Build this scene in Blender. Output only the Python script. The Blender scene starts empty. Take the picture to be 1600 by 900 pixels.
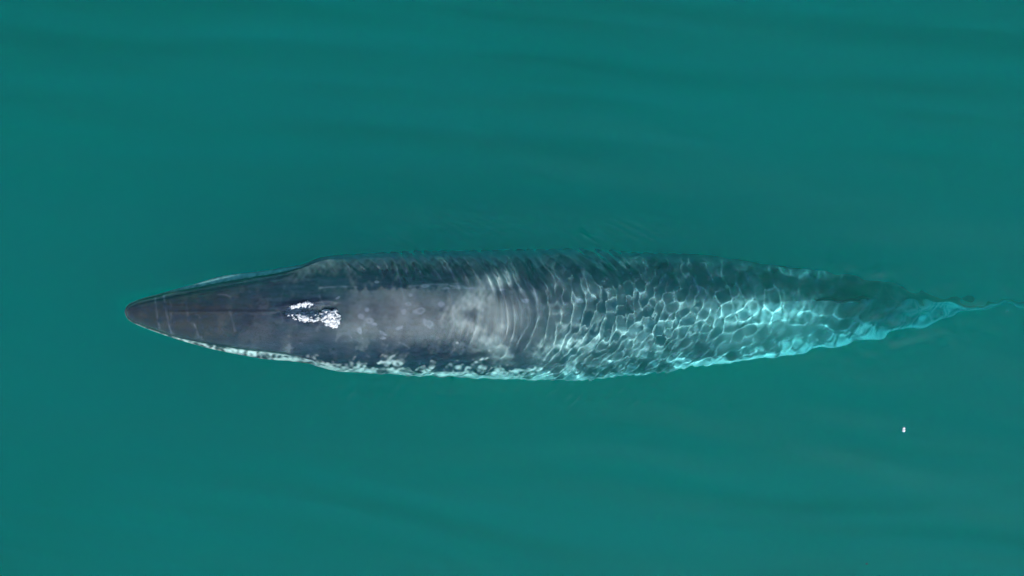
import bpy, math, random
import numpy as np
from mathutils import Vector

sc = bpy.context.scene
C = sc.collection
random.seed(7)
rng = np.random.default_rng(11)

# ------------------------------------------------------------------ camera, sky, sun, exposure
# 100 px of the 1600 px wide photograph = 1 m; the drone hovers 30 m up, looking straight down
CAM_H = 30.0
cam_d = bpy.data.cameras.new("drone_camera")
cam_d.sensor_width = 36.0
cam_d.lens = 36.0 * CAM_H / 16.0
cam_d.clip_start = 0.5
cam_d.clip_end = 9000.0
cam = bpy.data.objects.new("drone_camera", cam_d)
cam.location = (0, 0, CAM_H)
cam.rotation_euler = (0, 0, 0)
C.objects.link(cam)
sc.camera = cam

SUN = Vector((0.22, -0.50, 0.84)).normalized()          # towards the sun
sun_el = math.asin(SUN.z)
sun_az = math.atan2(SUN.x, SUN.y)

world = bpy.data.worlds.new("World")
sc.world = world
world.use_nodes = True
wn = world.node_tree
for n in list(wn.nodes):
    wn.nodes.remove(n)
sky = wn.nodes.new("ShaderNodeTexSky")
sky.sky_type = 'NISHITA'
sky.sun_disc = False
sky.dust_density = 0.4
sky.ozone_density = 4.5
sky.sun_elevation = sun_el
sky.sun_rotation = sun_az
bg = wn.nodes.new("ShaderNodeBackground")
bg.inputs["Strength"].default_value = 0.10
wo = wn.nodes.new("ShaderNodeOutputWorld")
wn.links.new(sky.outputs[0], bg.inputs[0])
wn.links.new(bg.outputs[0], wo.inputs[0])

sun_d = bpy.data.lights.new("sun", 'SUN')
sun_d.energy = 4.2
sun_d.angle = math.radians(0.5)
sun_d.color = (1.0, 0.97, 0.93)
sun_d.cycles.is_caustics_light = True                   # sunlight focused by the ripples
sun = bpy.data.objects.new("sun", sun_d)
sun.rotation_euler = SUN.to_track_quat('Z', 'Y').to_euler()
sun.location = SUN * 60
C.objects.link(sun)

vs = sc.view_settings
vs.view_transform = 'Standard'
vs.look = 'None'
vs.exposure = 1.58
vs.gamma = 1.0
vs.use_curve_mapping = False

cy = sc.cycles
cy.max_bounces = 16
cy.diffuse_bounces = 3
cy.glossy_bounces = 3
cy.transmission_bounces = 10
cy.volume_bounces = 6
cy.transparent_max_bounces = 16
cy.caustics_reflective = False
cy.caustics_refractive = True
cy.blur_glossy = 0.0
cy.sample_clamp_direct = 6.0
cy.sample_clamp_indirect = 6.0
cy.use_denoising = True
cy.use_adaptive_sampling = True
cy.adaptive_threshold = 0.025
cy.adaptive_min_samples = 16

# ------------------------------------------------------------------ helpers
def px(x): return (x - 800.0) / 100.0
def py(y): return (450.0 - y) / 100.0

def mesh_obj(name, verts, faces, mat=None, parent=None, smooth=True):
    me = bpy.data.meshes.new(name)
    me.from_pydata(verts, [], faces)
    me.update()
    if smooth:
        me.shade_smooth()
    if mat:
        me.materials.append(mat)
    o = bpy.data.objects.new(name, me)
    C.objects.link(o)
    if parent:
        o.parent = parent
    return o

def grid_obj(name, P, mat, parent=None, wrap=False, caps=False):
    """P: (nu, nv, 3) array -> quad sheet; wrap closes v."""
    nu, nv = P.shape[:2]
    idx = np.arange(nu * nv).reshape(nu, nv)
    if wrap:
        nxt = np.roll(idx, -1, axis=1)
        q = np.stack([idx[:-1], idx[1:], nxt[1:], nxt[:-1]], -1).reshape(-1, 4)
    else:
        q = np.stack([idx[:-1, :-1], idx[1:, :-1], idx[1:, 1:], idx[:-1, 1:]], -1).reshape(-1, 4)
    me = bpy.data.meshes.new(name)
    nq = len(q)
    extra = []
    if caps and wrap:
        extra = [list(idx[0][::1]), list(idx[-1][::-1])]
    me.vertices.add(nu * nv)
    me.vertices.foreach_set("co", P.reshape(-1).astype(np.float32))
    loops = list(q.reshape(-1))
    tot = nq * 4 + sum(len(e) for e in extra)
    me.loops.add(tot)
    arr = np.concatenate([q.reshape(-1)] + [np.array(e) for e in extra]) if extra else q.reshape(-1)
    me.loops.foreach_set("vertex_index", arr.astype(np.int32))
    me.polygons.add(nq + len(extra))
    starts = list(range(0, nq * 4, 4))
    s = nq * 4
    for e in extra:
        starts.append(s)
        s += len(e)
    me.polygons.foreach_set("loop_start", np.array(starts, dtype=np.int32))
    me.update(calc_edges=True)
    me.validate()
    me.shade_smooth()
    me.materials.append(mat)
    o = bpy.data.objects.new(name, me)
    C.objects.link(o)
    if parent:
        o.parent = parent
    return o

def set_attr(o, name, vals):
    a = o.data.attributes.new(name, 'FLOAT', 'POINT')
    a.data.foreach_set("value", vals.reshape(-1).astype(np.float32))

def interp(x, pts):
    """smooth (monotone cubic) interpolation of a table"""
    xs = np.array([p[0] for p in pts], float)
    ys = np.array([p[1] for p in pts], float)
    h = np.diff(xs); d = np.diff(ys) / h
    m = np.zeros_like(ys)
    m[0], m[-1] = d[0], d[-1]
    for i in range(1, len(xs) - 1):
        if d[i - 1] * d[i] > 0:
            w1 = 2 * h[i] + h[i - 1]; w2 = h[i] + 2 * h[i - 1]
            m[i] = (w1 + w2) / (w1 / d[i - 1] + w2 / d[i])
    x = np.clip(x, xs[0], xs[-1])
    k = np.clip(np.searchsorted(xs, x, side='right') - 1, 0, len(xs) - 2)
    t = (x - xs[k]) / h[k]
    t2, t3 = t * t, t * t * t
    return ((2*t3 - 3*t2 + 1) * ys[k] + (t3 - 2*t2 + t) * h[k] * m[k]
            + (-2*t3 + 3*t2) * ys[k+1] + (t3 - t2) * h[k] * m[k+1])

def sstep(a, b, x):
    t = np.clip((x - a) / (b - a), 0, 1)
    return t * t * (3 - 2 * t)

def waves(X, Y, n, lmin, lmax, ang, spread, seed):
    """unit-variance random sum of sines; ang = direction the crests travel in (rad)"""
    r = np.random.default_rng(seed)
    out = np.zeros_like(X)
    for i in range(n):
        lam = lmin * (lmax / lmin) ** r.random()
        a = ang + spread * r.normal() if spread < 3 else r.random() * 2 * math.pi
        k = 2 * math.pi / lam
        out += np.sin(k * (math.cos(a) * X + math.sin(a) * Y) + r.random() * 2 * math.pi)
    return out / math.sqrt(n / 2)

# ------------------------------------------------------------------ whale outline, in photograph pixels
TOP = [(195,487),(197,480),(201,476),(208,472.5),(219,468),(247,460),(300,444),(350,430),(400,424),(440,418),(468,413),(500,401),(540,397),(640,392),
       (750,391),(880,388),(1000,394),(1100,397),(1200,411),(1300,424),(1400,440),(1450,453),(1500,463),(1560,470),(1610,473),(1700,474)]
BOT = [(195,487),(197,494),(201,499),(208,503.5),(219,508.5),(247,519.5),(290,535),(350,551),(420,563),(455,566),(480,570),(520,581),(600,586),
       (700,592),(800,596),(900,597),(980,592),(1040,585),(1100,576),(1200,564),(1300,549),(1400,529),(1500,506),(1560,490),(1610,483),(1700,482)]
RTOP = [(195,487),(197,481),(201,477.5),(208,474.5),(219,470.5),(247,463.5),(300,454),(350,445),(400,436),(440,429),(480,418),(520,404)]
RBOT = [(195,487),(197,493),(201,497),(208,501.5),(219,506),(247,515.5),(290,527),(350,538),(420,547),(470,553),(520,570)]
RIDGE = [(195,487),(450,487),(700,486),(900,480),(1100,472),(1300,470),(1450,472),(1610,478),(1700,478)]
ZTOP = [(195,0.03),(240,0.075),(300,0.10),(420,0.12),(500,0.125),(600,0.095),(680,0.05),(740,0.0),(810,-0.09),(870,-0.20),(920,-0.29),
        (1000,-0.42),(1150,-0.60),(1250,-0.78),(1300,-0.92),(1400,-1.45),(1500,-2.0),(1610,-2.62),(1700,-2.85)]
ZMID = [(195,-0.03),(240,-0.12),(300,-0.2),(420,-0.32),(520,-0.5),(700,-0.74),(900,-0.95),(1100,-1.08),(1300,-1.38),(1450,-2.0),(1610,-2.72),(1700,-2.92)]
ZBOT = [(195,-0.08),(240,-0.4),(300,-0.75),(420,-1.25),(520,-1.55),(700,-1.85),(900,-1.95),(1100,-1.8),(1300,-1.85),(1450,-2.3),(1610,-2.85),(1700,-3.0)]

# ------------------------------------------------------------------ water
def water_material():
    m = bpy.data.materials.new("sea_water")
    m.use_nodes = True
    nt = m.node_tree
    for n in list(nt.nodes):
        nt.nodes.remove(n)
    out = nt.nodes.new("ShaderNodeOutputMaterial")
    g = nt.nodes.new("ShaderNodeBsdfGlass")
    g.inputs["IOR"].default_value = 1.333
    g.inputs["Roughness"].default_value = 0.0
    nt.links.new(g.outputs[0], out.inputs["Surface"])
    return m

def murk_material():
    m = bpy.data.materials.new("suspended_murk")
    m.use_nodes = True
    nt = m.node_tree
    for n in list(nt.nodes):
        nt.nodes.remove(n)
    out = nt.nodes.new("ShaderNodeOutputMaterial")
    s = nt.nodes.new("ShaderNodeVolumeScatter")
    s.inputs["Color"].default_value = (0.0, 1.0, 0.54, 1)
    s.inputs["Density"].default_value = 0.27
    s.inputs["Anisotropy"].default_value = 0.2
    a = nt.nodes.new("ShaderNodeVolumeAbsorption")
    a.inputs["Color"].default_value = (0.0, 0.992, 0.970, 1)
    a.inputs["Density"].default_value = 1.7
    ad = nt.nodes.new("ShaderNodeAddShader")
    nt.links.new(s.outputs[0], ad.inputs[0])
    nt.links.new(a.outputs[0], ad.inputs[1])
    nt.links.new(ad.outputs[0], out.inputs["Volume"])
    return m

def axis(lo, hi, step, far, grow):
    mid = np.arange(lo, hi + step * .5, step)
    a, s, v = [], step, hi
    while v < far:
        s = min(s * grow, far * .25)
        v = v + s
        a.append(min(v, far))
    b, s, v = [], step, lo
    while v > -far:
        s = min(s * grow, far * .25)
        v = v - s
        b.append(max(v, -far))
    return np.concatenate([np.array(b[::-1]), mid, np.array(a)])

def sea_near(X, Y):
    return np.exp(-(np.hypot(np.maximum(np.abs(X) - 9, 0), np.maximum(np.abs(Y) - 6, 0)) / 12) ** 2)

def swell(X, Y):
    """long low swell: faint streaks across the open sea"""
    return (0.008 * waves(X, Y, 14, 1.8, 5.0, math.radians(76), 0.12, 1)) * sea_near(X, Y)

def worley(U, V, seed):
    """distance to the border between the two nearest scattered points, in cell units"""
    r = np.random.default_rng(seed)
    n = 256
    JX, JY = r.random((n, n)), r.random((n, n))
    iu, iv = np.floor(U).astype(int), np.floor(V).astype(int)
    f1 = np.full(U.shape, 9.0); f2 = np.full(U.shape, 9.0)
    for a in (-1, 0, 1):
        for b in (-1, 0, 1):
            cu, cv = iu + a, iv + b
            d = np.hypot(cu + 0.1 + 0.8 * JX[cu % n, cv % n] - U, cv + 0.1 + 0.8 * JY[cu % n, cv % n] - V)
            f2 = np.where(d < f1, f1, np.minimum(f2, d)); f1 = np.minimum(f1, d)
    return f2 - f1

def box_blur(A, r, axis):
    A = np.moveaxis(A, axis, 0)
    P = np.concatenate([np.repeat(A[:1], r, 0), A, np.repeat(A[-1:], r, 0)])
    c = np.concatenate([np.zeros((1,) + A.shape[1:]), np.cumsum(P, 0)])
    return np.moveaxis((c[2*r+1:] - c[:-2*r-1]) / (2 * r + 1), 0, axis)

FX = np.arange(-6.8, 9.2, 0.02); FY = np.arange(-1.9, 1.1, 0.02)
def build_film():
    """height of the thin sheet of water that the whale lifts on its back"""
    G = np.full((len(FX), len(FY)), -0.6)
    sx = SURF[:, 0, 0]
    for i, x in enumerate(FX):
        if sx[0] <= x <= sx[-1]:
            k = int(np.argmin(np.abs(sx - x)))
            yy, zz = SURF[k, :, 1], SURF[k, :, 2]
            o = np.argsort(yy)
            G[i] = np.interp(FY, yy[o], zz[o], left=-0.6, right=-0.6)
    G = G.clip(-0.6, 1)
    # never lower than the skin itself: widen, then smooth
    W = G.copy()
    for a in (0, 1):
        for r in (1, 2):
            W = np.maximum(W, np.maximum(np.roll(W, r, a), np.roll(W, -r, a)))
    for _ in range(2):
        W = box_blur(box_blur(W, 3, 0), 3, 1)
    return W

def film(X, Y):
    fx = np.clip((X - FX[0]) / 0.02, 0, len(FX) - 1.001); fy = np.clip((Y - FY[0]) / 0.02, 0, len(FY) - 1.001)
    i, j = fx.astype(int), fy.astype(int); u, v = fx - i, fy - j
    return (FILM[i, j] * (1-u) * (1-v) + FILM[i+1, j] * u * (1-v) + FILM[i, j+1] * (1-u) * v + FILM[i+1, j+1] * u * v)

def sheet(X, Y):
    """sea level with the swell, raised where it sheets over the back"""
    z0 = swell(X, Y)
    d = (film(X, Y) + 0.016 - z0) / 0.026
    return z0 + 0.026 * np.logaddexp(0, d)

def build_water():
    xs = axis(-6.6, 8.2, 0.0105, 3000.0, 1.045)
    ys = axis(-1.75, 0.9, 0.0105, 3000.0, 1.045)
    X, Y = np.meshgrid(xs, ys, indexing='ij')
    PX, PYY = X * 100 + 800, 450 - Y * 100
    near = sea_near(X, Y)
    # half-width distance from the whale's flanks
    t = interp(PX.clip(195, 1700), TOP); b = interp(PX.clip(195, 1700), BOT)
    cyv = (t + b) / 2; hw = (b - t) / 2 + 6
    over = np.exp(-np.clip((np.abs(PYY - cyv) - hw) / 34.0, 0, 4) ** 2) \
        * sstep(150, 210, PX) * (1 - sstep(1560, 1640, PX))
    Z = sheet(X, Y)
    Z += 0.0030 * waves(X, Y, 24, 0.5, 1.5, math.radians(80), 0.16, 2) * near
    dy = (PYY - 487) / 100.0
    wx = waves(X, Y, 10, 0.5, 1.6, 0, 9, 5)
    over = over * np.clip((Z - film(X, Y)) / 0.075, 0.12, 1)      # thin water carries only small ripples
    rim = 1 - np.where(PYY < cyv, 0.95 - 0.55 * sstep(1180, 1350, PX), 0.75 - 0.25 * sstep(760, 950, PX)) * np.exp(-((np.abs(PYY - cyv) - hw + 2) / 19.0) ** 2)
    # crests square to the body over the front half, swept forward at the flanks
    arc = X + np.where(dy < 0, 0.66, 0.30) * dy ** 2 + 0.03 * wx
    front = sstep(230, 420, PX) * (1 - sstep(900, 1120, PX)) * (0.22 + 0.78 * sstep(430, 600, PX))
    front = front * (1 - 0.75 * sstep(0.35, 0.75, dy))
    g = waves(arc, Y, 26, 0.15, 0.23, 0.0, 0.06, 3)
    Z += 0.0056 * g * over * front * rim * (1 + 1.3 * sstep(0.1, 0.45, -dy))
    g = waves(arc, Y, 26, 0.10, 0.16, 0.0, 0.10, 13)
    Z += 0.0020 * g * over * front * sstep(620, 740, PX) * (1 - sstep(860, 1000, PX)) * (1 - sstep(0.3, 0.6, np.abs(dy)))
    # a net of crests over the rear half
    rear = sstep(740, 960, PX) * (1 - 0.72 * sstep(1120, 1320, PX))
    rear = rear * (1 - 0.5 * sstep(0.25, 0.8, np.abs(dy)))
    back = sstep(980, 1180, PX)
    g = 0.75 * waves(X + 0.4 * dy ** 2, Y, 70, 0.105, 0.21, 0, 0.42, 4) + 0.65 * waves(X, Y, 50, 0.13, 0.23, 0, 9, 24)
    Z += 0.0043 * g * over * rear * (1 - 0.8 * back) * rim
    g = waves(X + 0.3 * dy ** 2, Y, 60, 0.18, 0.36, 0, 9, 14)
    Z += 0.0052 * g * over * rear * (0.25 + 0.75 * back) * rim
    # rounder wobbles over the sunken tail
    Z += 0.0045 * waves(X, Y, 50, 0.22, 0.70, 0, 9, 44) * over ** 1.6 * sstep(1150, 1400, PX)
    # wavelets slapping the sunlit flank
    low = sstep(0.3, 0.7, dy)
    g = waves(X, Y, 60, 0.17, 0.32, 0, 9, 6)
    Z += 0.0052 * g * over * low * rim * (1 - 0.8 * sstep(740, 960, PX)) * sstep(300, 450, PX)
    # keep the far sea flat and exactly level
    Z *= near
    nx, ny = X.shape
    P = np.stack([X, Y, Z], -1)
    nv = nx * ny
    idx = np.arange(nv).reshape(nx, ny)
    q = np.stack([idx[:-1, :-1], idx[1:, :-1], idx[1:, 1:], idx[:-1, 1:]], -1).reshape(-1, 4)
    # walls and bed that close the body of water
    ring = np.concatenate([idx[:, 0], idx[-1, 1:], idx[-2::-1, -1], idx[0, -2:0:-1]])
    R = P.reshape(-1, 3)[ring].copy()
    R[:, 2] = -60.0
    V = np.concatenate([P.reshape(-1, 3), R])
    m = len(ring)
    low_i = nv + np.arange(m)
    wallq = np.stack([ring, low_i, np.roll(low_i, -1), np.roll(ring, -1)], -1)
    bed = low_i[::-1]
    me = bpy.data.meshes.new("sea")
    me.vertices.add(len(V))
    me.vertices.foreach_set("co", V.reshape(-1).astype(np.float32))
    lv = np.concatenate([q.reshape(-1), wallq.reshape(-1), bed])
    me.loops.add(len(lv))
    me.loops.foreach_set("vertex_index", lv.astype(np.int32))
    n4 = len(q) + m
    me.polygons.add(n4 + 1)
    me.polygons.foreach_set("loop_start", np.concatenate([np.arange(n4) * 4, [n4 * 4]]).astype(np.int32))
    sm = np.zeros(n4 + 1, dtype=bool); sm[:len(q)] = True
    me.update(calc_edges=True)
    me.polygons.foreach_set("use_smooth", sm)
    me.materials.append(water_material())
    o = bpy.data.objects.new("sea", me)
    C.objects.link(o)
    o["kind"] = "structure"
    o["label"] = "calm teal green sea with faint streaks of swell"
    o.cycles.is_caustics_caster = True
    return o, xs, ys, Z


def added_haze_material(d):
    m = bpy.data.materials.new("added_haze")  # scattering haze added only to lighten the water
    m.use_nodes = True
    nt = m.node_tree
    for n in list(nt.nodes):
        nt.nodes.remove(n)
    out = nt.nodes.new("ShaderNodeOutputMaterial")
    s = nt.nodes.new("ShaderNodeVolumeScatter")
    s.inputs["Color"].default_value = (0.0, 1.0, 0.62, 1)
    s.inputs["Density"].default_value = d
    s.inputs["Anisotropy"].default_value = 0.2
    nt.links.new(s.outputs[0], out.inputs["Volume"])
    return m

def shell(name, X, Y, top, T, keep, mat, label):
    """one closed body of added haze between the skin of the sea and a depth T below it"""
    i = np.where(keep.any(1))[0]; j = np.where(keep.any(0))[0]
    sl = (slice(i[0], i[-1] + 1), slice(j[0], j[-1] + 1))
    X, Y, top, T = X[sl], Y[sl], top[sl], np.maximum(T[sl], 0.0015)
    nx, ny = X.shape
    A = np.stack([X, Y, top], -1).reshape(-1, 3); B = np.stack([X, Y, top - T], -1).reshape(-1, 3)
    idx = np.arange(nx * ny).reshape(nx, ny)
    q = np.stack([idx[:-1, :-1], idx[1:, :-1], idx[1:, 1:], idx[:-1, 1:]], -1).reshape(-1, 4)
    ring = np.concatenate([idx[:, 0], idx[-1, 1:], idx[-2::-1, -1], idx[0, -2:0:-1]])
    n = nx * ny
    w = np.stack([ring, ring + n, np.roll(ring, -1) + n, np.roll(ring, -1)], -1)
    o = mesh_obj(name, np.concatenate([A, B]).tolist(), q.tolist() + (q[:, ::-1] + n).tolist() + w.tolist(), mat, smooth=False)
    o["kind"] = "stuff"; o["label"] = label
    return o

def build_murk(WX, WY, WZ):
    """the plankton and silt in the water: one closed body of even density from the skin of the sea down to its bed"""
    zb = -59.0
    xs = axis(-9, 9, 0.12, 2990.0, 1.3); ys = axis(-6, 6, 0.075, 2990.0, 1.3)
    X, Y = np.meshgrid(xs, ys, indexing='ij')
    Z = sheet(X, Y)
    # highest ripple in each cell of this coarser skin
    H = np.full(Z.shape, -1.0)
    ci = np.clip(np.searchsorted(xs, WX), 0, len(xs) - 1); cj = np.clip(np.searchsorted(ys, WY), 0, len(ys) - 1)
    CI, CJ = np.meshgrid(ci, cj, indexing='ij')
    np.maximum.at(H, (CI.ravel(), CJ.ravel()), WZ.ravel())
    for a in (0, 1):
        H = np.maximum(H, np.maximum(np.roll(H, 1, a), np.roll(H, -1, a)))
    Z = np.maximum(Z, H) + 0.006
    nx, ny = X.shape
    up = np.stack([X, Y, Z], -1).reshape(-1, 3)
    idx = np.arange(nx * ny).reshape(nx, ny)
    q = np.stack([idx[:-1, :-1], idx[1:, :-1], idx[1:, 1:], idx[:-1, 1:]], -1).reshape(-1, 4)
    ring = np.concatenate([idx[:, 0], idx[-1, 1:], idx[-2::-1, -1], idx[0, -2:0:-1]])
    R = up[ring].copy(); R[:, 2] = zb
    low_i = len(up) + np.arange(len(ring))
    wallq = np.stack([ring, low_i, np.roll(low_i, -1), np.roll(ring, -1)], -1)
    # milky haze added to brighten the sea round the whale: same skin, a bowl-shaped underside, streaked along the swell
    rr = ((X - 0.6) / 13) ** 2 + ((Y + 0.4) / 5.4) ** 2 + 0.14 * waves(X, Y, 14, 3, 9, 0, 9, 61)
    # streaks lie along x up-frame and swing down to the right in the lower left
    bend = 0.42 * sstep(0, 9, -Y) * (1 - sstep(-2, 8, X))
    Yb = Y + bend * (X + 2) + 0.05 * waves(X, Y, 8, 4, 9, 0, 9, 63)
    st = waves(X, Yb, 70, 0.22, 1.2, math.radians(85), 0.045, 62)
    zone = (1 - sstep(8.0, 12.0, np.abs(X))) * (1 - sstep(1.5, 3.2, np.abs(Y + 0.4)))      # the whale swims well inside it
    T = np.maximum(4.0 * np.clip(1 - rr, 0, 1) * (1 + 0.3 * st).clip(0.2), 3.6 * zone)
    shell("brightening_plume", X, Y, Z + 0.003, T, (np.abs(X) < 20) & (np.abs(Y) < 9), added_haze_material(0.09),
          "milky haze added in the water round the whale to brighten it")
    band = np.exp(-((X / 16) ** 4 + (Y / 9) ** 4)) * sstep(1.9, 3.2, np.abs(Y + 0.4))
    T = 0.75 * np.clip(0.55 + 0.55 * st, 0, 2) * band  # bands of haze added to stand in for streaks of light
    for half in (Y > 1.4, Y < -2.2):
        shell("light_streaks", X, Y, Z + 0.005, T, (np.abs(X) < 22) & (np.abs(Y) < 14) & half, added_haze_material(0.22),
              "long faint bands of haze added to look like streaks of light")
    o = mesh_obj("water_murk", np.concatenate([up, R]).tolist(), q.tolist() + wallq.tolist() + [low_i[::-1].tolist()], murk_material(), smooth=False)
    o["kind"] = "stuff"
    o["label"] = "cloudy teal murk suspended through the sea water"
    return o

# ------------------------------------------------------------------ whale
def skin_material():
    m = bpy.data.materials.new("whale_skin")
    m.use_nodes = True
    nt = m.node_tree; N = nt.nodes; L = nt.links
    bs = N["Principled BSDF"]
    def attr(n):
        a = N.new("ShaderNodeAttribute"); a.attribute_name = n; return a.outputs["Fac"]
    tc = N.new("ShaderNodeTexCoord")
    mp = N.new("ShaderNodeMapping"); mp.inputs["Scale"].default_value = (0.35, 1, 1)
    L.new(tc.outputs["Object"], mp.inputs[0])
    n1 = N.new("ShaderNodeTexNoise"); n1.inputs["Scale"].default_value = 13; n1.inputs["Detail"].default_value = 8
    n1.inputs["Roughness"].default_value = 0.65
    L.new(mp.outputs[0], n1.inputs["Vector"])
    r = N.new("ShaderNodeValToRGB")
    r.color_ramp.elements[0].position = 0.38; r.color_ramp.elements[0].color = (0.005, 0.009, 0.018, 1)
    r.color_ramp.elements[1].position = 0.66; r.color_ramp.elements[1].color = (0.015, 0.024, 0.042, 1)
    L.new(n1.outputs["Fac"], r.inputs[0])
    # brown-green algae tint on the snout
    mx0 = N.new("ShaderNodeMix"); mx0.data_type = 'RGBA'
    mx0.inputs[7].default_value = (0.013, 0.015, 0.017, 1)
    L.new(attr("algae"), mx0.inputs[0]); L.new(r.outputs[0], mx0.inputs[6])
    # pale belly and flank pigment, and light painted on the back
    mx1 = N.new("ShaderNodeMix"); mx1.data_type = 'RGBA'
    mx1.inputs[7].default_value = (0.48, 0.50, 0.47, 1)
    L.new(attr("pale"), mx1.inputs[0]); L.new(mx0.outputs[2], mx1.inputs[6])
    mx2 = N.new("ShaderNodeMix"); mx2.data_type = 'RGBA'
    mx2.inputs[7].default_value = (0.15, 0.17, 0.21, 1)
    L.new(attr("scar_caustic"), mx2.inputs[0]); L.new(mx1.outputs[2], mx2.inputs[6])
    mx3 = N.new("ShaderNodeMix"); mx3.data_type = 'RGBA'
    mx3.inputs[7].default_value = (0.012, 0.015, 0.022, 1)
    L.new(attr("dark"), mx3.inputs[0]); L.new(mx2.outputs[2], mx3.inputs[6])
    L.new(mx3.outputs[2], bs.inputs["Base Color"])
    rr = N.new("ShaderNodeMapRange"); rr.inputs[3].default_value = 0.28; rr.inputs[4].default_value = 0.5
    L.new(n1.outputs["Fac"], rr.inputs[0]); L.new(rr.outputs[0], bs.inputs["Roughness"])
    n2 = N.new("ShaderNodeTexNoise"); n2.inputs["Scale"].default_value = 40; n2.inputs["Detail"].default_value = 5
    L.new(mp.outputs[0], n2.inputs["Vector"])
    bp = N.new("ShaderNodeBump"); bp.inputs["Strength"].default_value = 0.25; bp.inputs["Distance"].default_value = 0.01
    L.new(n2.outputs["Fac"], bp.inputs["Height"]); L.new(bp.outputs[0], bs.inputs["Normal"])
    bs.inputs["IOR"].default_value = 1.14
    return m

def dark_material():
    m = bpy.data.materials.new("dark_wet_skin"); m.use_nodes = True
    b = m.node_tree.nodes["Principled BSDF"]
    b.inputs["Base Color"].default_value = (0.008, 0.010, 0.014, 1)
    b.inputs["Roughness"].default_value = 0.3
    return m

SKIN = skin_material(); DARK = dark_material()

whale = bpy.data.objects.new("whale", None)
whale.location = (0, 0, -0.6)
C.objects.link(whale)
whale["label"] = "long dark grey whale swimming just under the teal surface with its back awash"
whale["category"] = "whale"
W0 = np.array([0, 0, -0.6])

def soft_noise(X, Y, Z, l0, l1, n, seed):
    r = np.random.default_rng(seed)
    o = np.zeros_like(X)
    for i in range(n):
        k = 2 * math.pi / (l0 * (l1 / l0) ** r.random())
        v = r.normal(size=3); v /= np.linalg.norm(v)
        o += np.sin(k * (v[0] * X + v[1] * Y + v[2] * Z) + r.random() * 6.283)
    return o / math.sqrt(n / 2)

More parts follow.
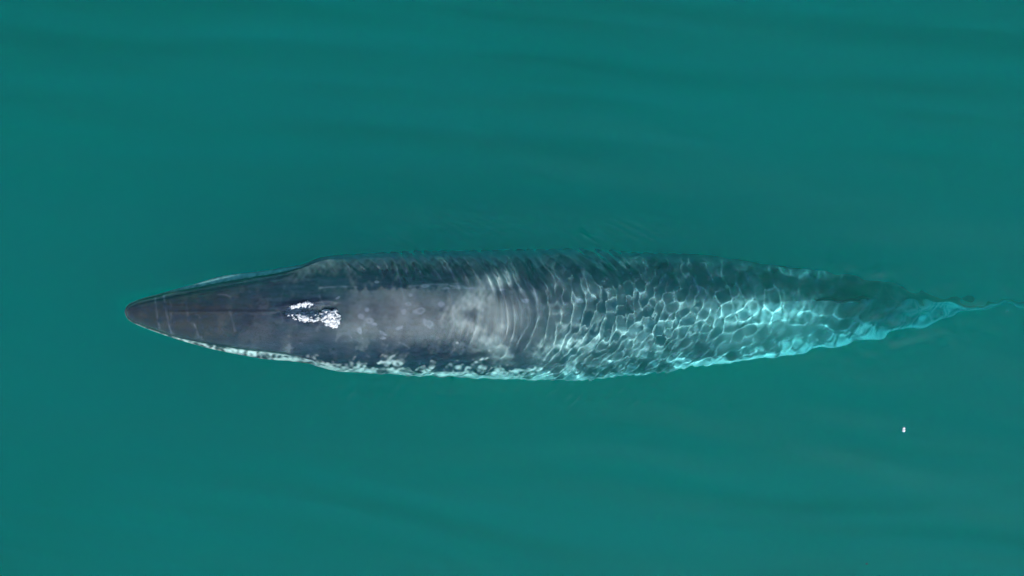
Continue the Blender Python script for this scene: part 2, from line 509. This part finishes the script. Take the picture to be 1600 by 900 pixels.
def build_body():
    xs = np.concatenate([195 + 60 * np.linspace(0, 1, 80) ** 2.6, np.arange(256.2, 520, 1.5), np.arange(520, 900, 1.0), np.arange(900, 1701, 2.0)])
    nt_, nb = 281, 90
    t = np.linspace(-1, 1, nt_)                         # -1 = +Y edge, +1 = -Y edge
    ph = np.linspace(0, math.pi, nb + 2)[1:-1]          # underside
    Xp = xs[:, None]
    top, bot = interp(Xp, TOP), interp(Xp, BOT)
    rt, rb = interp(Xp, RTOP), interp(Xp, RBOT)
    rid = interp(Xp, RIDGE)
    zt, zm, zb = interp(Xp, ZTOP), interp(Xp, ZMID), interp(Xp, ZBOT)
    T = t[None, :]; S = np.abs(T)
    head = 1 - sstep(430, 530, Xp)
    keel = sstep(1000, 1320, Xp)
    # body section: a full round back narrowing to a keeled tail stock
    edge = np.where(T < 0, top, bot)
    s_ang = np.sin(S * math.pi / 2)
    c_ang = np.cos(S * math.pi / 2)
    yb = rid + (edge - rid) * s_ang
    zbod = zm + (zt - zm) * (c_ang * (1 - keel) + keel * (1 - s_ang ** 1.0) ** 0.85 * 1.0)
    # head section: flat snout, crease of the mouth, wider lower lip
    redge = np.where(T < 0, rt, rb)
    a, b = 0.78, 0.84
    u = np.clip(S / a, 0, 1)
    y_h = np.where(S < a, rid + (redge - rid) * u,
          np.where(S < b, redge + (edge - redge) * 0.06 * (S - a) / (b - a),
                   redge + (edge - redge) * (0.06 + 0.94 * np.sin(np.clip((S - b) / (1 - b), 0, 1) * math.pi / 2))))
    size = np.clip((rb - rt) / 120.0, 0, 1)
    z_r = zt - (0.05 + 0.08 * size) * u ** 2.4 * np.minimum(1, size * 3)
    z_edge = zt - (0.05 + 0.08 * size) * np.minimum(1, size * 3)
    crease = z_edge - (0.06 + 0.16 * size) * np.minimum(1, size * 2.5)
    vv = np.clip((S - b) / (1 - b), 0, 1)
    lip = z_edge - (0.04 + 0.16 * size) * np.minimum(1, size * 2)
    z_j = crease + (lip - crease) * np.sin(np.clip(vv * 3, 0, 1) * math.pi / 2) - (lip - zm).clip(0) * (1 - np.cos(vv * math.pi / 2)) ** 1.0
    z_h = np.where(S < a, z_r, np.where(S < b, z_edge + (crease - z_edge) * (S - a) / (b - a), z_j))
    Yp = y_h * head + yb * (1 - head)
    Z = z_h * head + zbod * (1 - head)
    # rostral ridge that splits into the raised guard round the two blowholes
    d = Yp - rid
    rx = sstep(245, 300, Xp) * (1 - sstep(425, 450, Xp))
    Z = Z + 0.014 * rx * np.exp(-(d / 2.6) ** 2)
    gx = sstep(425, 450, Xp) * (1 - sstep(505, 545, Xp))
    off = 8 + 9 * np.clip((Xp - 440) / 70, 0, 1)
    Z = Z + 0.045 * gx * np.exp(-((np.abs(d) - off) / 5.5) ** 2) - 0.02 * gx * np.exp(-(d / 3) ** 2)
    # small dents and undulations of the back
    Xw = (Xp - 800) / 100 + 0 * Yp
    Yw = (450 - Yp) / 100
    Z = Z + 0.006 * soft_noise(Xw, Yw, Z, 0.5, 1.6, 20, 21) * (1 - S ** 4)
    up = np.stack([Xw, Yw, Z], -1)
    # underside
    P_ = ph[None, :]
    mid = (top + bot) / 2; half = (bot - top) / 2
    yl = mid + half * np.cos(P_)
    zl = zm + (zb - zm) * np.sin(P_) ** 0.9
    lo = np.stack([(Xp - 800) / 100 + 0 * yl, (450 - yl) / 100, zl], -1)
    P = np.concatenate([up, lo], 1)
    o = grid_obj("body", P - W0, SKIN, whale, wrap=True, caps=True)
    # pigment, with some light and shade painted in
    nu, nv = P.shape[:2]
    X, Y, Zz = P[..., 0], P[..., 1], P[..., 2]
    PX = X * 100 + 800; PY_ = 450 - Y * 100
    Sf = np.concatenate([S + 0 * Xp, np.ones((nu, nb))], 1)
    sideneg = np.concatenate([(T > 0) + 0 * Xp, (P_ < math.pi / 2) + 0 * Xp], 1)
    nz = soft_noise(X, Y, Zz, 0.18, 0.9, 40, 22)
    nf = soft_noise(X, Y, Zz, 0.06, 0.22, 40, 23)
    hd = 1 - sstep(430, 530, PX)
    flank = np.where(sideneg > 0.5, sstep(0.50, 0.90, Sf - 0.10 * (1 - sstep(740, 900, PX)) + 0.10 * nz + 0.07 * nf), (0.58 - 0.25 * sstep(900, 1100, PX)) * sstep(0.45, 0.85, Sf + 0.06 * sstep(760, 900, PX) * nz + 0.03 * nf)) * (1 - hd)
    lipw = sstep(0.84, 0.87, Sf) * hd * np.where(sideneg > 0.5, 0.42 + 0.30 * nf + 0.22 * nz, 0.75 + 0.15 * nf).clip(0.03, 0.95)
    und = np.concatenate([np.zeros((nu, nt_)), np.ones((nu, nb))], 1)
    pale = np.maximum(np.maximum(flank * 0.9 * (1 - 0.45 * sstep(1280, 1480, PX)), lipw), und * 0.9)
    # pale chevron sweeping over the shoulders
    ch = np.exp(-((PX - (735 + 1.1 * np.maximum(0, 470 - PY_) + 0.9 * np.maximum(0, PY_ - 500)) - 10 * nz) / 34) ** 2)
    ch = ch * sstep(400, 440, PY_) * (1 - sstep(550, 580, PY_))
    pale = np.maximum(pale, 0.38 * ch * (0.72 + 0.08 * nz + 0.12 * nf).clip(0, 1))
    pale = np.maximum(pale, 0.07 * sstep(-0.2, 2.2, nz + 0.5 * nf) * (1 - 0.7 * hd))
    pale = np.maximum(pale, 0.85 * np.exp(-((PX - 1195) / 95) ** 2 - ((PY_ - 490) / 22) ** 2) * (0.8 + 0.3 * nf).clip(0, 1.2))  # glare spot on the rear back, painted as a pale patch
    pale = np.maximum(pale, 0.5 * np.exp(-((PX - 1540) / 75) ** 2) * sstep(470, 478, PY_) * (0.6 + 0.4 * nf).clip(0, 1))
    # sky sheen painted along the middle of the back, with a clear upper edge
    sheen = sstep(447, 455, PY_ + 2 * nf) * (1 - sstep(512, 545, PY_ + 4 * nz)) * sstep(500, 560, PX) * (1 - sstep(800, 1000, PX))
    pale = np.maximum(pale, 0.085 * sheen * (1 + 0.22 * nz + 0.08 * nf))
    # thin pale scratches, and light lines of the water film painted across the snout
    scr_caustic = np.zeros_like(X)
    r = np.random.default_rng(71)
    lines = [(243, 466, 250, 512, .8), (256, 462, 268, 520, .9), (292, 470, 296, 500, .5), (305, 506, 311, 527, .6), (500, 450, 560, 449, .6),
             (690, 451, 790, 453, .9), (640, 448, 700, 445, .5), (536, 502, 548, 525, .4)]
    for i in range(46):
        x0, y0 = r.uniform(230, 1000), r.uniform(430, 540)
        a, ln = r.normal(1.2, 0.5) if r.random() < .6 else r.normal(0, .3), r.uniform(8, 36)
        lines.append((x0, y0, x0 + ln * math.cos(a), y0 + ln * math.sin(a), r.uniform(.12, .4)))
    for (x0, y0, x1, y1, w) in lines:
        L2 = (x1 - x0) ** 2 + (y1 - y0) ** 2
        t_ = np.clip(((PX - x0) * (x1 - x0) + (PY_ - y0) * (y1 - y0)) / L2, 0, 1)
        d_ = np.hypot(PX - x0 - t_ * (x1 - x0), PY_ - y0 - t_ * (y1 - y0) + 1.5 * np.sin(t_ * 3.1))
        scr_caustic = np.maximum(scr_caustic, w * 0.55 * np.exp(-(d_ / 1.5) ** 2) * (0.7 + 0.3 * nf).clip(0, 1))
    pale = np.maximum(pale, 0.17 * np.exp(-((PX - 775) / 75) ** 2 - ((PY_ - 490) / 36) ** 2) * (1 + 0.2 * nz))  # more sheen painted over the dim middle of the chevron
    pale = np.maximum(pale, 0.34 * np.exp(-((PY_ - (538 - 0.17 * (PX - 880))) / 24) ** 2) * sstep(800, 880, PX) * (1 - sstep(1180, 1300, PX)) * (1 + 0.3 * nf).clip(0, 2))  # brighter band of the light net, painted along the lower back
    pale = np.maximum(pale, 0.17 * sstep(800, 900, PX) * (1 - sstep(1250, 1400, PX)) * sstep(425 + 35 * sstep(980, 1120, PX), 460 + 25 * sstep(980, 1120, PX), PY_) * (1 + 0.3 * nz).clip(0, 2))  # skin painted lighter where the net of light should look brighter
    scar_caustic = np.zeros_like(X)
    spots = [(574,484,4,3,0.2),(565,494,5,4,0),(577,501,7,5,.3),(586,506,4,3,0),(562,516,5,4,1),(600,521,9,2,0.55),(625,512,6,3,-.3),
             (638,475,7,3,.1),(655,486,10,5,-.2),(632,487,6,4,.3),(664,447,9,3,-.1),(642,461,4,3,0),(528,466,4,2,-.5),(589,441,4,2,0),
             (690,475,6,4,0),(668,505,12,6,.5),(600,528,5,3,0),(716,448,14,2,.1),(820,470,6,3,.2),(905,470,7,4,.1),(1000,455,8,4,.3)]
    for (sx, sy, ra, rb_, an) in spots:
        dx, dy = PX - sx, PY_ - sy
        uu = (dx * math.cos(an) + dy * math.sin(an)) / ra
        v_ = (-dx * math.sin(an) + dy * math.cos(an)) / rb_
        rr = np.sqrt(uu * uu + v_ * v_) + 0.15 * nf
        scar_caustic = np.maximum(scar_caustic, 0.42 * (1 - sstep(0.7, 1.15, rr)) * (1 - 0.6 * (1 - sstep(0.2, 0.7, rr)) * (ra > 6)))
    scar_caustic = np.maximum(scar_caustic, scr_caustic) * (1 - und)
    dark = np.zeros_like(X)
    dark = np.maximum(dark, hd * np.exp(-((Sf - 0.81) / 0.025) ** 2))  # shade in the mouth crease, painted dark
    dl = PY_ - 487
    dark = np.maximum(dark, 0.75 * sstep(255, 330, PX) * (1 - sstep(440, 452, PX)) * np.exp(-((dl + 2.5) / 1.6) ** 2))  # shadow beside the rostral ridge, painted as a thin dark line
    algae = (1 - sstep(300, 470, PX)) * (0.8 + 0.3 * nf).clip(0, 1)
    set_attr(o, "pale", pale); set_attr(o, "scar_caustic", scar_caustic); set_attr(o, "dark", dark.clip(0, 1)); set_attr(o, "algae", algae.clip(0, 1))
    o.cycles.is_caustics_receiver = True
    return o, P[:, :nt_]

body, SURF = build_body()
FILM = build_film()
sea, WX, WY, WZ = build_water()
build_murk(WX, WY, WZ)

# ------------------------------------------------------------------ parts of the whale
def flat_blade(name, outline, thick, place, mat, attrs=True):
    """a fin: outline [(x, y_lead, y_trail)] lofted as a thin lens section"""
    n = 24
    secs = []
    for (s, a, b) in outline:
        ring = []
        for k in range(n):
            an = 2 * math.pi * k / n
            c = (a + b) / 2 + (b - a) / 2 * math.cos(an)
            z = thick * max(0.12, abs(b - a)) * 0.5 * math.sin(an)
            ring.append(place(s, c, z))
        secs.append(ring)
    P = np.array(secs)
    o = grid_obj(name, P - W0, mat, whale, wrap=True, caps=True)
    if attrs:
        for nme, v in (("pale", 0.0), ("scar_caustic", 0), ("dark", 0.5), ("algae", 0)):
            set_attr(o, nme, np.full(len(o.data.vertices), v))
    o.cycles.is_caustics_receiver = True
    return o

# dorsal fin: hooked, two thirds back along the ridge
flat_blade("dorsal_fin", [(0.0, 0.0, 0.62), (0.06, 0.10, 0.56), (0.12, 0.22, 0.54), (0.17, 0.33, 0.55), (0.21, 0.44, 0.58), (0.23, 0.54, 0.62)], 0.10,
           lambda s, c, z: (px(1283) + 1.5 * c, py(470.5) + z, -0.86 - 0.62 * c + s * 1.5), SKIN)
# flippers tucked beneath the shoulders
for sgn in (1, -1):
    flat_blade("flipper", [(0.0, 0.0, 0.5), (0.3, 0.1, 0.62), (0.7, 0.35, 0.75), (1.1, 0.65, 0.92), (1.35, 0.9, 1.02)], 0.18,
               lambda s, c, z, g=sgn: (px(560) + c + 0.6 * s, -0.4 + g * (0.55 + 0.25 * s), -1.25 - 0.55 * s + z), SKIN)
# tail flukes, sunk deep behind
for sgn in (1, -1):
    flat_blade("fluke", [(0.0, 0.0, 0.75), (0.35, 0.12, 0.85), (0.8, 0.38, 0.95), (1.2, 0.7, 1.08), (1.45, 0.98, 1.16)], 0.12,
               lambda s, c, z, g=sgn: (px(1680) + c, py(478) + g * s, -2.9 - 0.1 * c + z), SKIN)


def surf_z(x, y):
    """height of the whale's back under a photograph pixel"""
    d = (SURF[..., 0] - px(x)) ** 2 + (SURF[..., 1] - py(y)) ** 2
    return float(SURF[..., 2].reshape(-1)[int(np.argmin(d))])

def blob_mesh(name, blobs, mat, seed, sub=3, rough=0.16):
    """lumps of froth: many bumpy little domes run together in one mesh"""
    import bmesh
    r = np.random.default_rng(seed)
    V, F = [], []
    bm = bmesh.new(); bmesh.ops.create_icosphere(bm, subdivisions=sub, radius=1.0)
    bv = np.array([v.co[:] for v in bm.verts]); bf = [[v.index for v in f.verts] for f in bm.faces]
    bm.free()
    for (x, y, z, a, b, c) in blobs:
        n = np.zeros(len(bv))
        for k in range(14):
            d = r.normal(size=3); d /= np.linalg.norm(d)
            n += np.sin(bv @ d * r.uniform(3, 9) + r.random() * 6.28)
        p = bv * (1 + rough * n[:, None] / 2.6) * np.array([a, b, c]) + np.array([x, y, z])
        F += [[i + len(V) for i in f] for f in bf]
        V += p.tolist()
    return mesh_obj(name, V, F, mat)

def froth_material():
    m = bpy.data.materials.new("white_froth"); m.use_nodes = True
    nt = m.node_tree; b = nt.nodes["Principled BSDF"]
    n = nt.nodes.new("ShaderNodeTexNoise"); n.inputs["Scale"].default_value = 45; n.inputs["Detail"].default_value = 6
    r = nt.nodes.new("ShaderNodeValToRGB")
    r.color_ramp.elements[0].position = 0.32; r.color_ramp.elements[0].color = (0.13, 0.155, 0.17, 1)
    r.color_ramp.elements[1].position = 0.55; r.color_ramp.elements[1].color = (0.27, 0.28, 0.285, 1)
    tc = nt.nodes.new("ShaderNodeTexCoord")
    nt.links.new(tc.outputs["Object"], n.inputs["Vector"]); nt.links.new(n.outputs["Fac"], r.inputs[0])
    nt.links.new(r.outputs[0], b.inputs["Base Color"])
    bp = nt.nodes.new("ShaderNodeBump"); bp.inputs["Strength"].default_value = 0.35; bp.inputs["Distance"].default_value = 0.02
    nt.links.new(n.outputs["Fac"], bp.inputs["Height"]); nt.links.new(bp.outputs[0], b.inputs["Normal"])
    b.inputs["Roughness"].default_value = 0.45
    return m

FROTH = froth_material()

# the two blowholes: dark slits either side of the ridge
for (x0, y0, x1, y1, w) in ((452, 480, 491, 474, 2.0), (440, 487.5, 506, 490, 2.6)):
    V = []
    nseg, nr = 26, 12
    P = np.zeros((nseg, nr, 3))
    for i in range(nseg):
        t = i / (nseg - 1)
        cx, cy_ = x0 + (x1 - x0) * t, y0 + (y1 - y0) * t
        rad = 0.01 * w * (0.12 + math.sin(math.pi * t) ** 0.6)
        z = surf_z(cx, cy_)
        for k in range(nr):
            an = 2 * math.pi * k / nr
            P[i, k] = (px(cx), py(cy_) + rad * math.cos(an), z + 0.006 * math.sin(an) + 0.001)
    grid_obj("blowhole", P - W0, DARK, whale, wrap=True, caps=True)

# froth spurting from them
def froth(label, path, n, rmin, rmax, spread, lift, seed, name="froth"):
    r = np.random.default_rng(seed)
    bl = []
    for i in range(n + 14):
        t = r.random() if i < n else (i - n + 0.5) / 14
        k = min(int(t * (len(path) - 1)), len(path) - 2); f = t * (len(path) - 1) - k
        x = path[k][0] + (path[k+1][0] - path[k][0]) * f; y = path[k][1] + (path[k+1][1] - path[k][1]) * f
        wd = path[k][2] + (path[k+1][2] - path[k][2]) * f
        x += r.normal() * spread; y += float(np.clip(r.normal(), -1.6, 1.6)) * wd * 0.36
        rad = rmin + (rmax - rmin) * r.random() ** 2
        if i >= n:                                   # a low continuous base under the small bubbles
            x -= 0.5; rad = 0.0055 * wd * 0.62
            bl.append((px(x), py(y), surf_z(x, y) + lift * 0.3, rad * 1.5, rad, rad * 0.5 + lift * 0.25))
            continue
        bl.append((px(x), py(y), surf_z(x, y) + lift * r.random() + rad * 0.2, rad * r.uniform(.9, 1.4), rad, rad * 0.8))
    o = blob_mesh(name, bl, FROTH, seed + 1, sub=2, rough=0.34)
    o["label"] = label; o["category"] = "froth"; o["group"] = "white froth at the blowholes"
    return o

froth("slim streak of white froth in the upper blowhole, the shorter of the two streaks", [(453, 482, 4), (470, 479, 7), (488, 475, 9)], 150, 0.007, 0.022, 1.5, 0.02, 41)
froth("long streak of white froth along the lower blowhole, ending at the round lump", [(450, 488, 5), (465, 492, 12), (482, 495, 13), (503, 494, 10)], 220, 0.007, 0.024, 1.5, 0.025, 43)
froth("round white lump of spray thrown up behind the two blowholes", [(510, 494, 12), (518, 497, 17), (525, 501, 17)], 170, 0.010, 0.042, 1.8, 0.12, 45)

# small pale flecks adrift
def fleck(label, blobs, seed):
    o = blob_mesh("floating_fleck", blobs, FROTH, seed, sub=2, rough=0.08)
    o["label"] = label; o["category"] = "floating fleck"; o["group"] = "pale flecks adrift on the sea"
fleck("tiny white two-lobed fleck adrift on open water below the whale's tail",
      [(px(1412), py(669.3), 0.01, 0.024, 0.024, 0.02), (px(1412), py(672.8), 0.01, 0.028, 0.022, 0.02)], 51)
fleck("faint pale speck adrift near the bottom edge, the dimmer of two", [(px(1355), py(881.5), -0.06, 0.018, 0.012, 0.012)], 52)
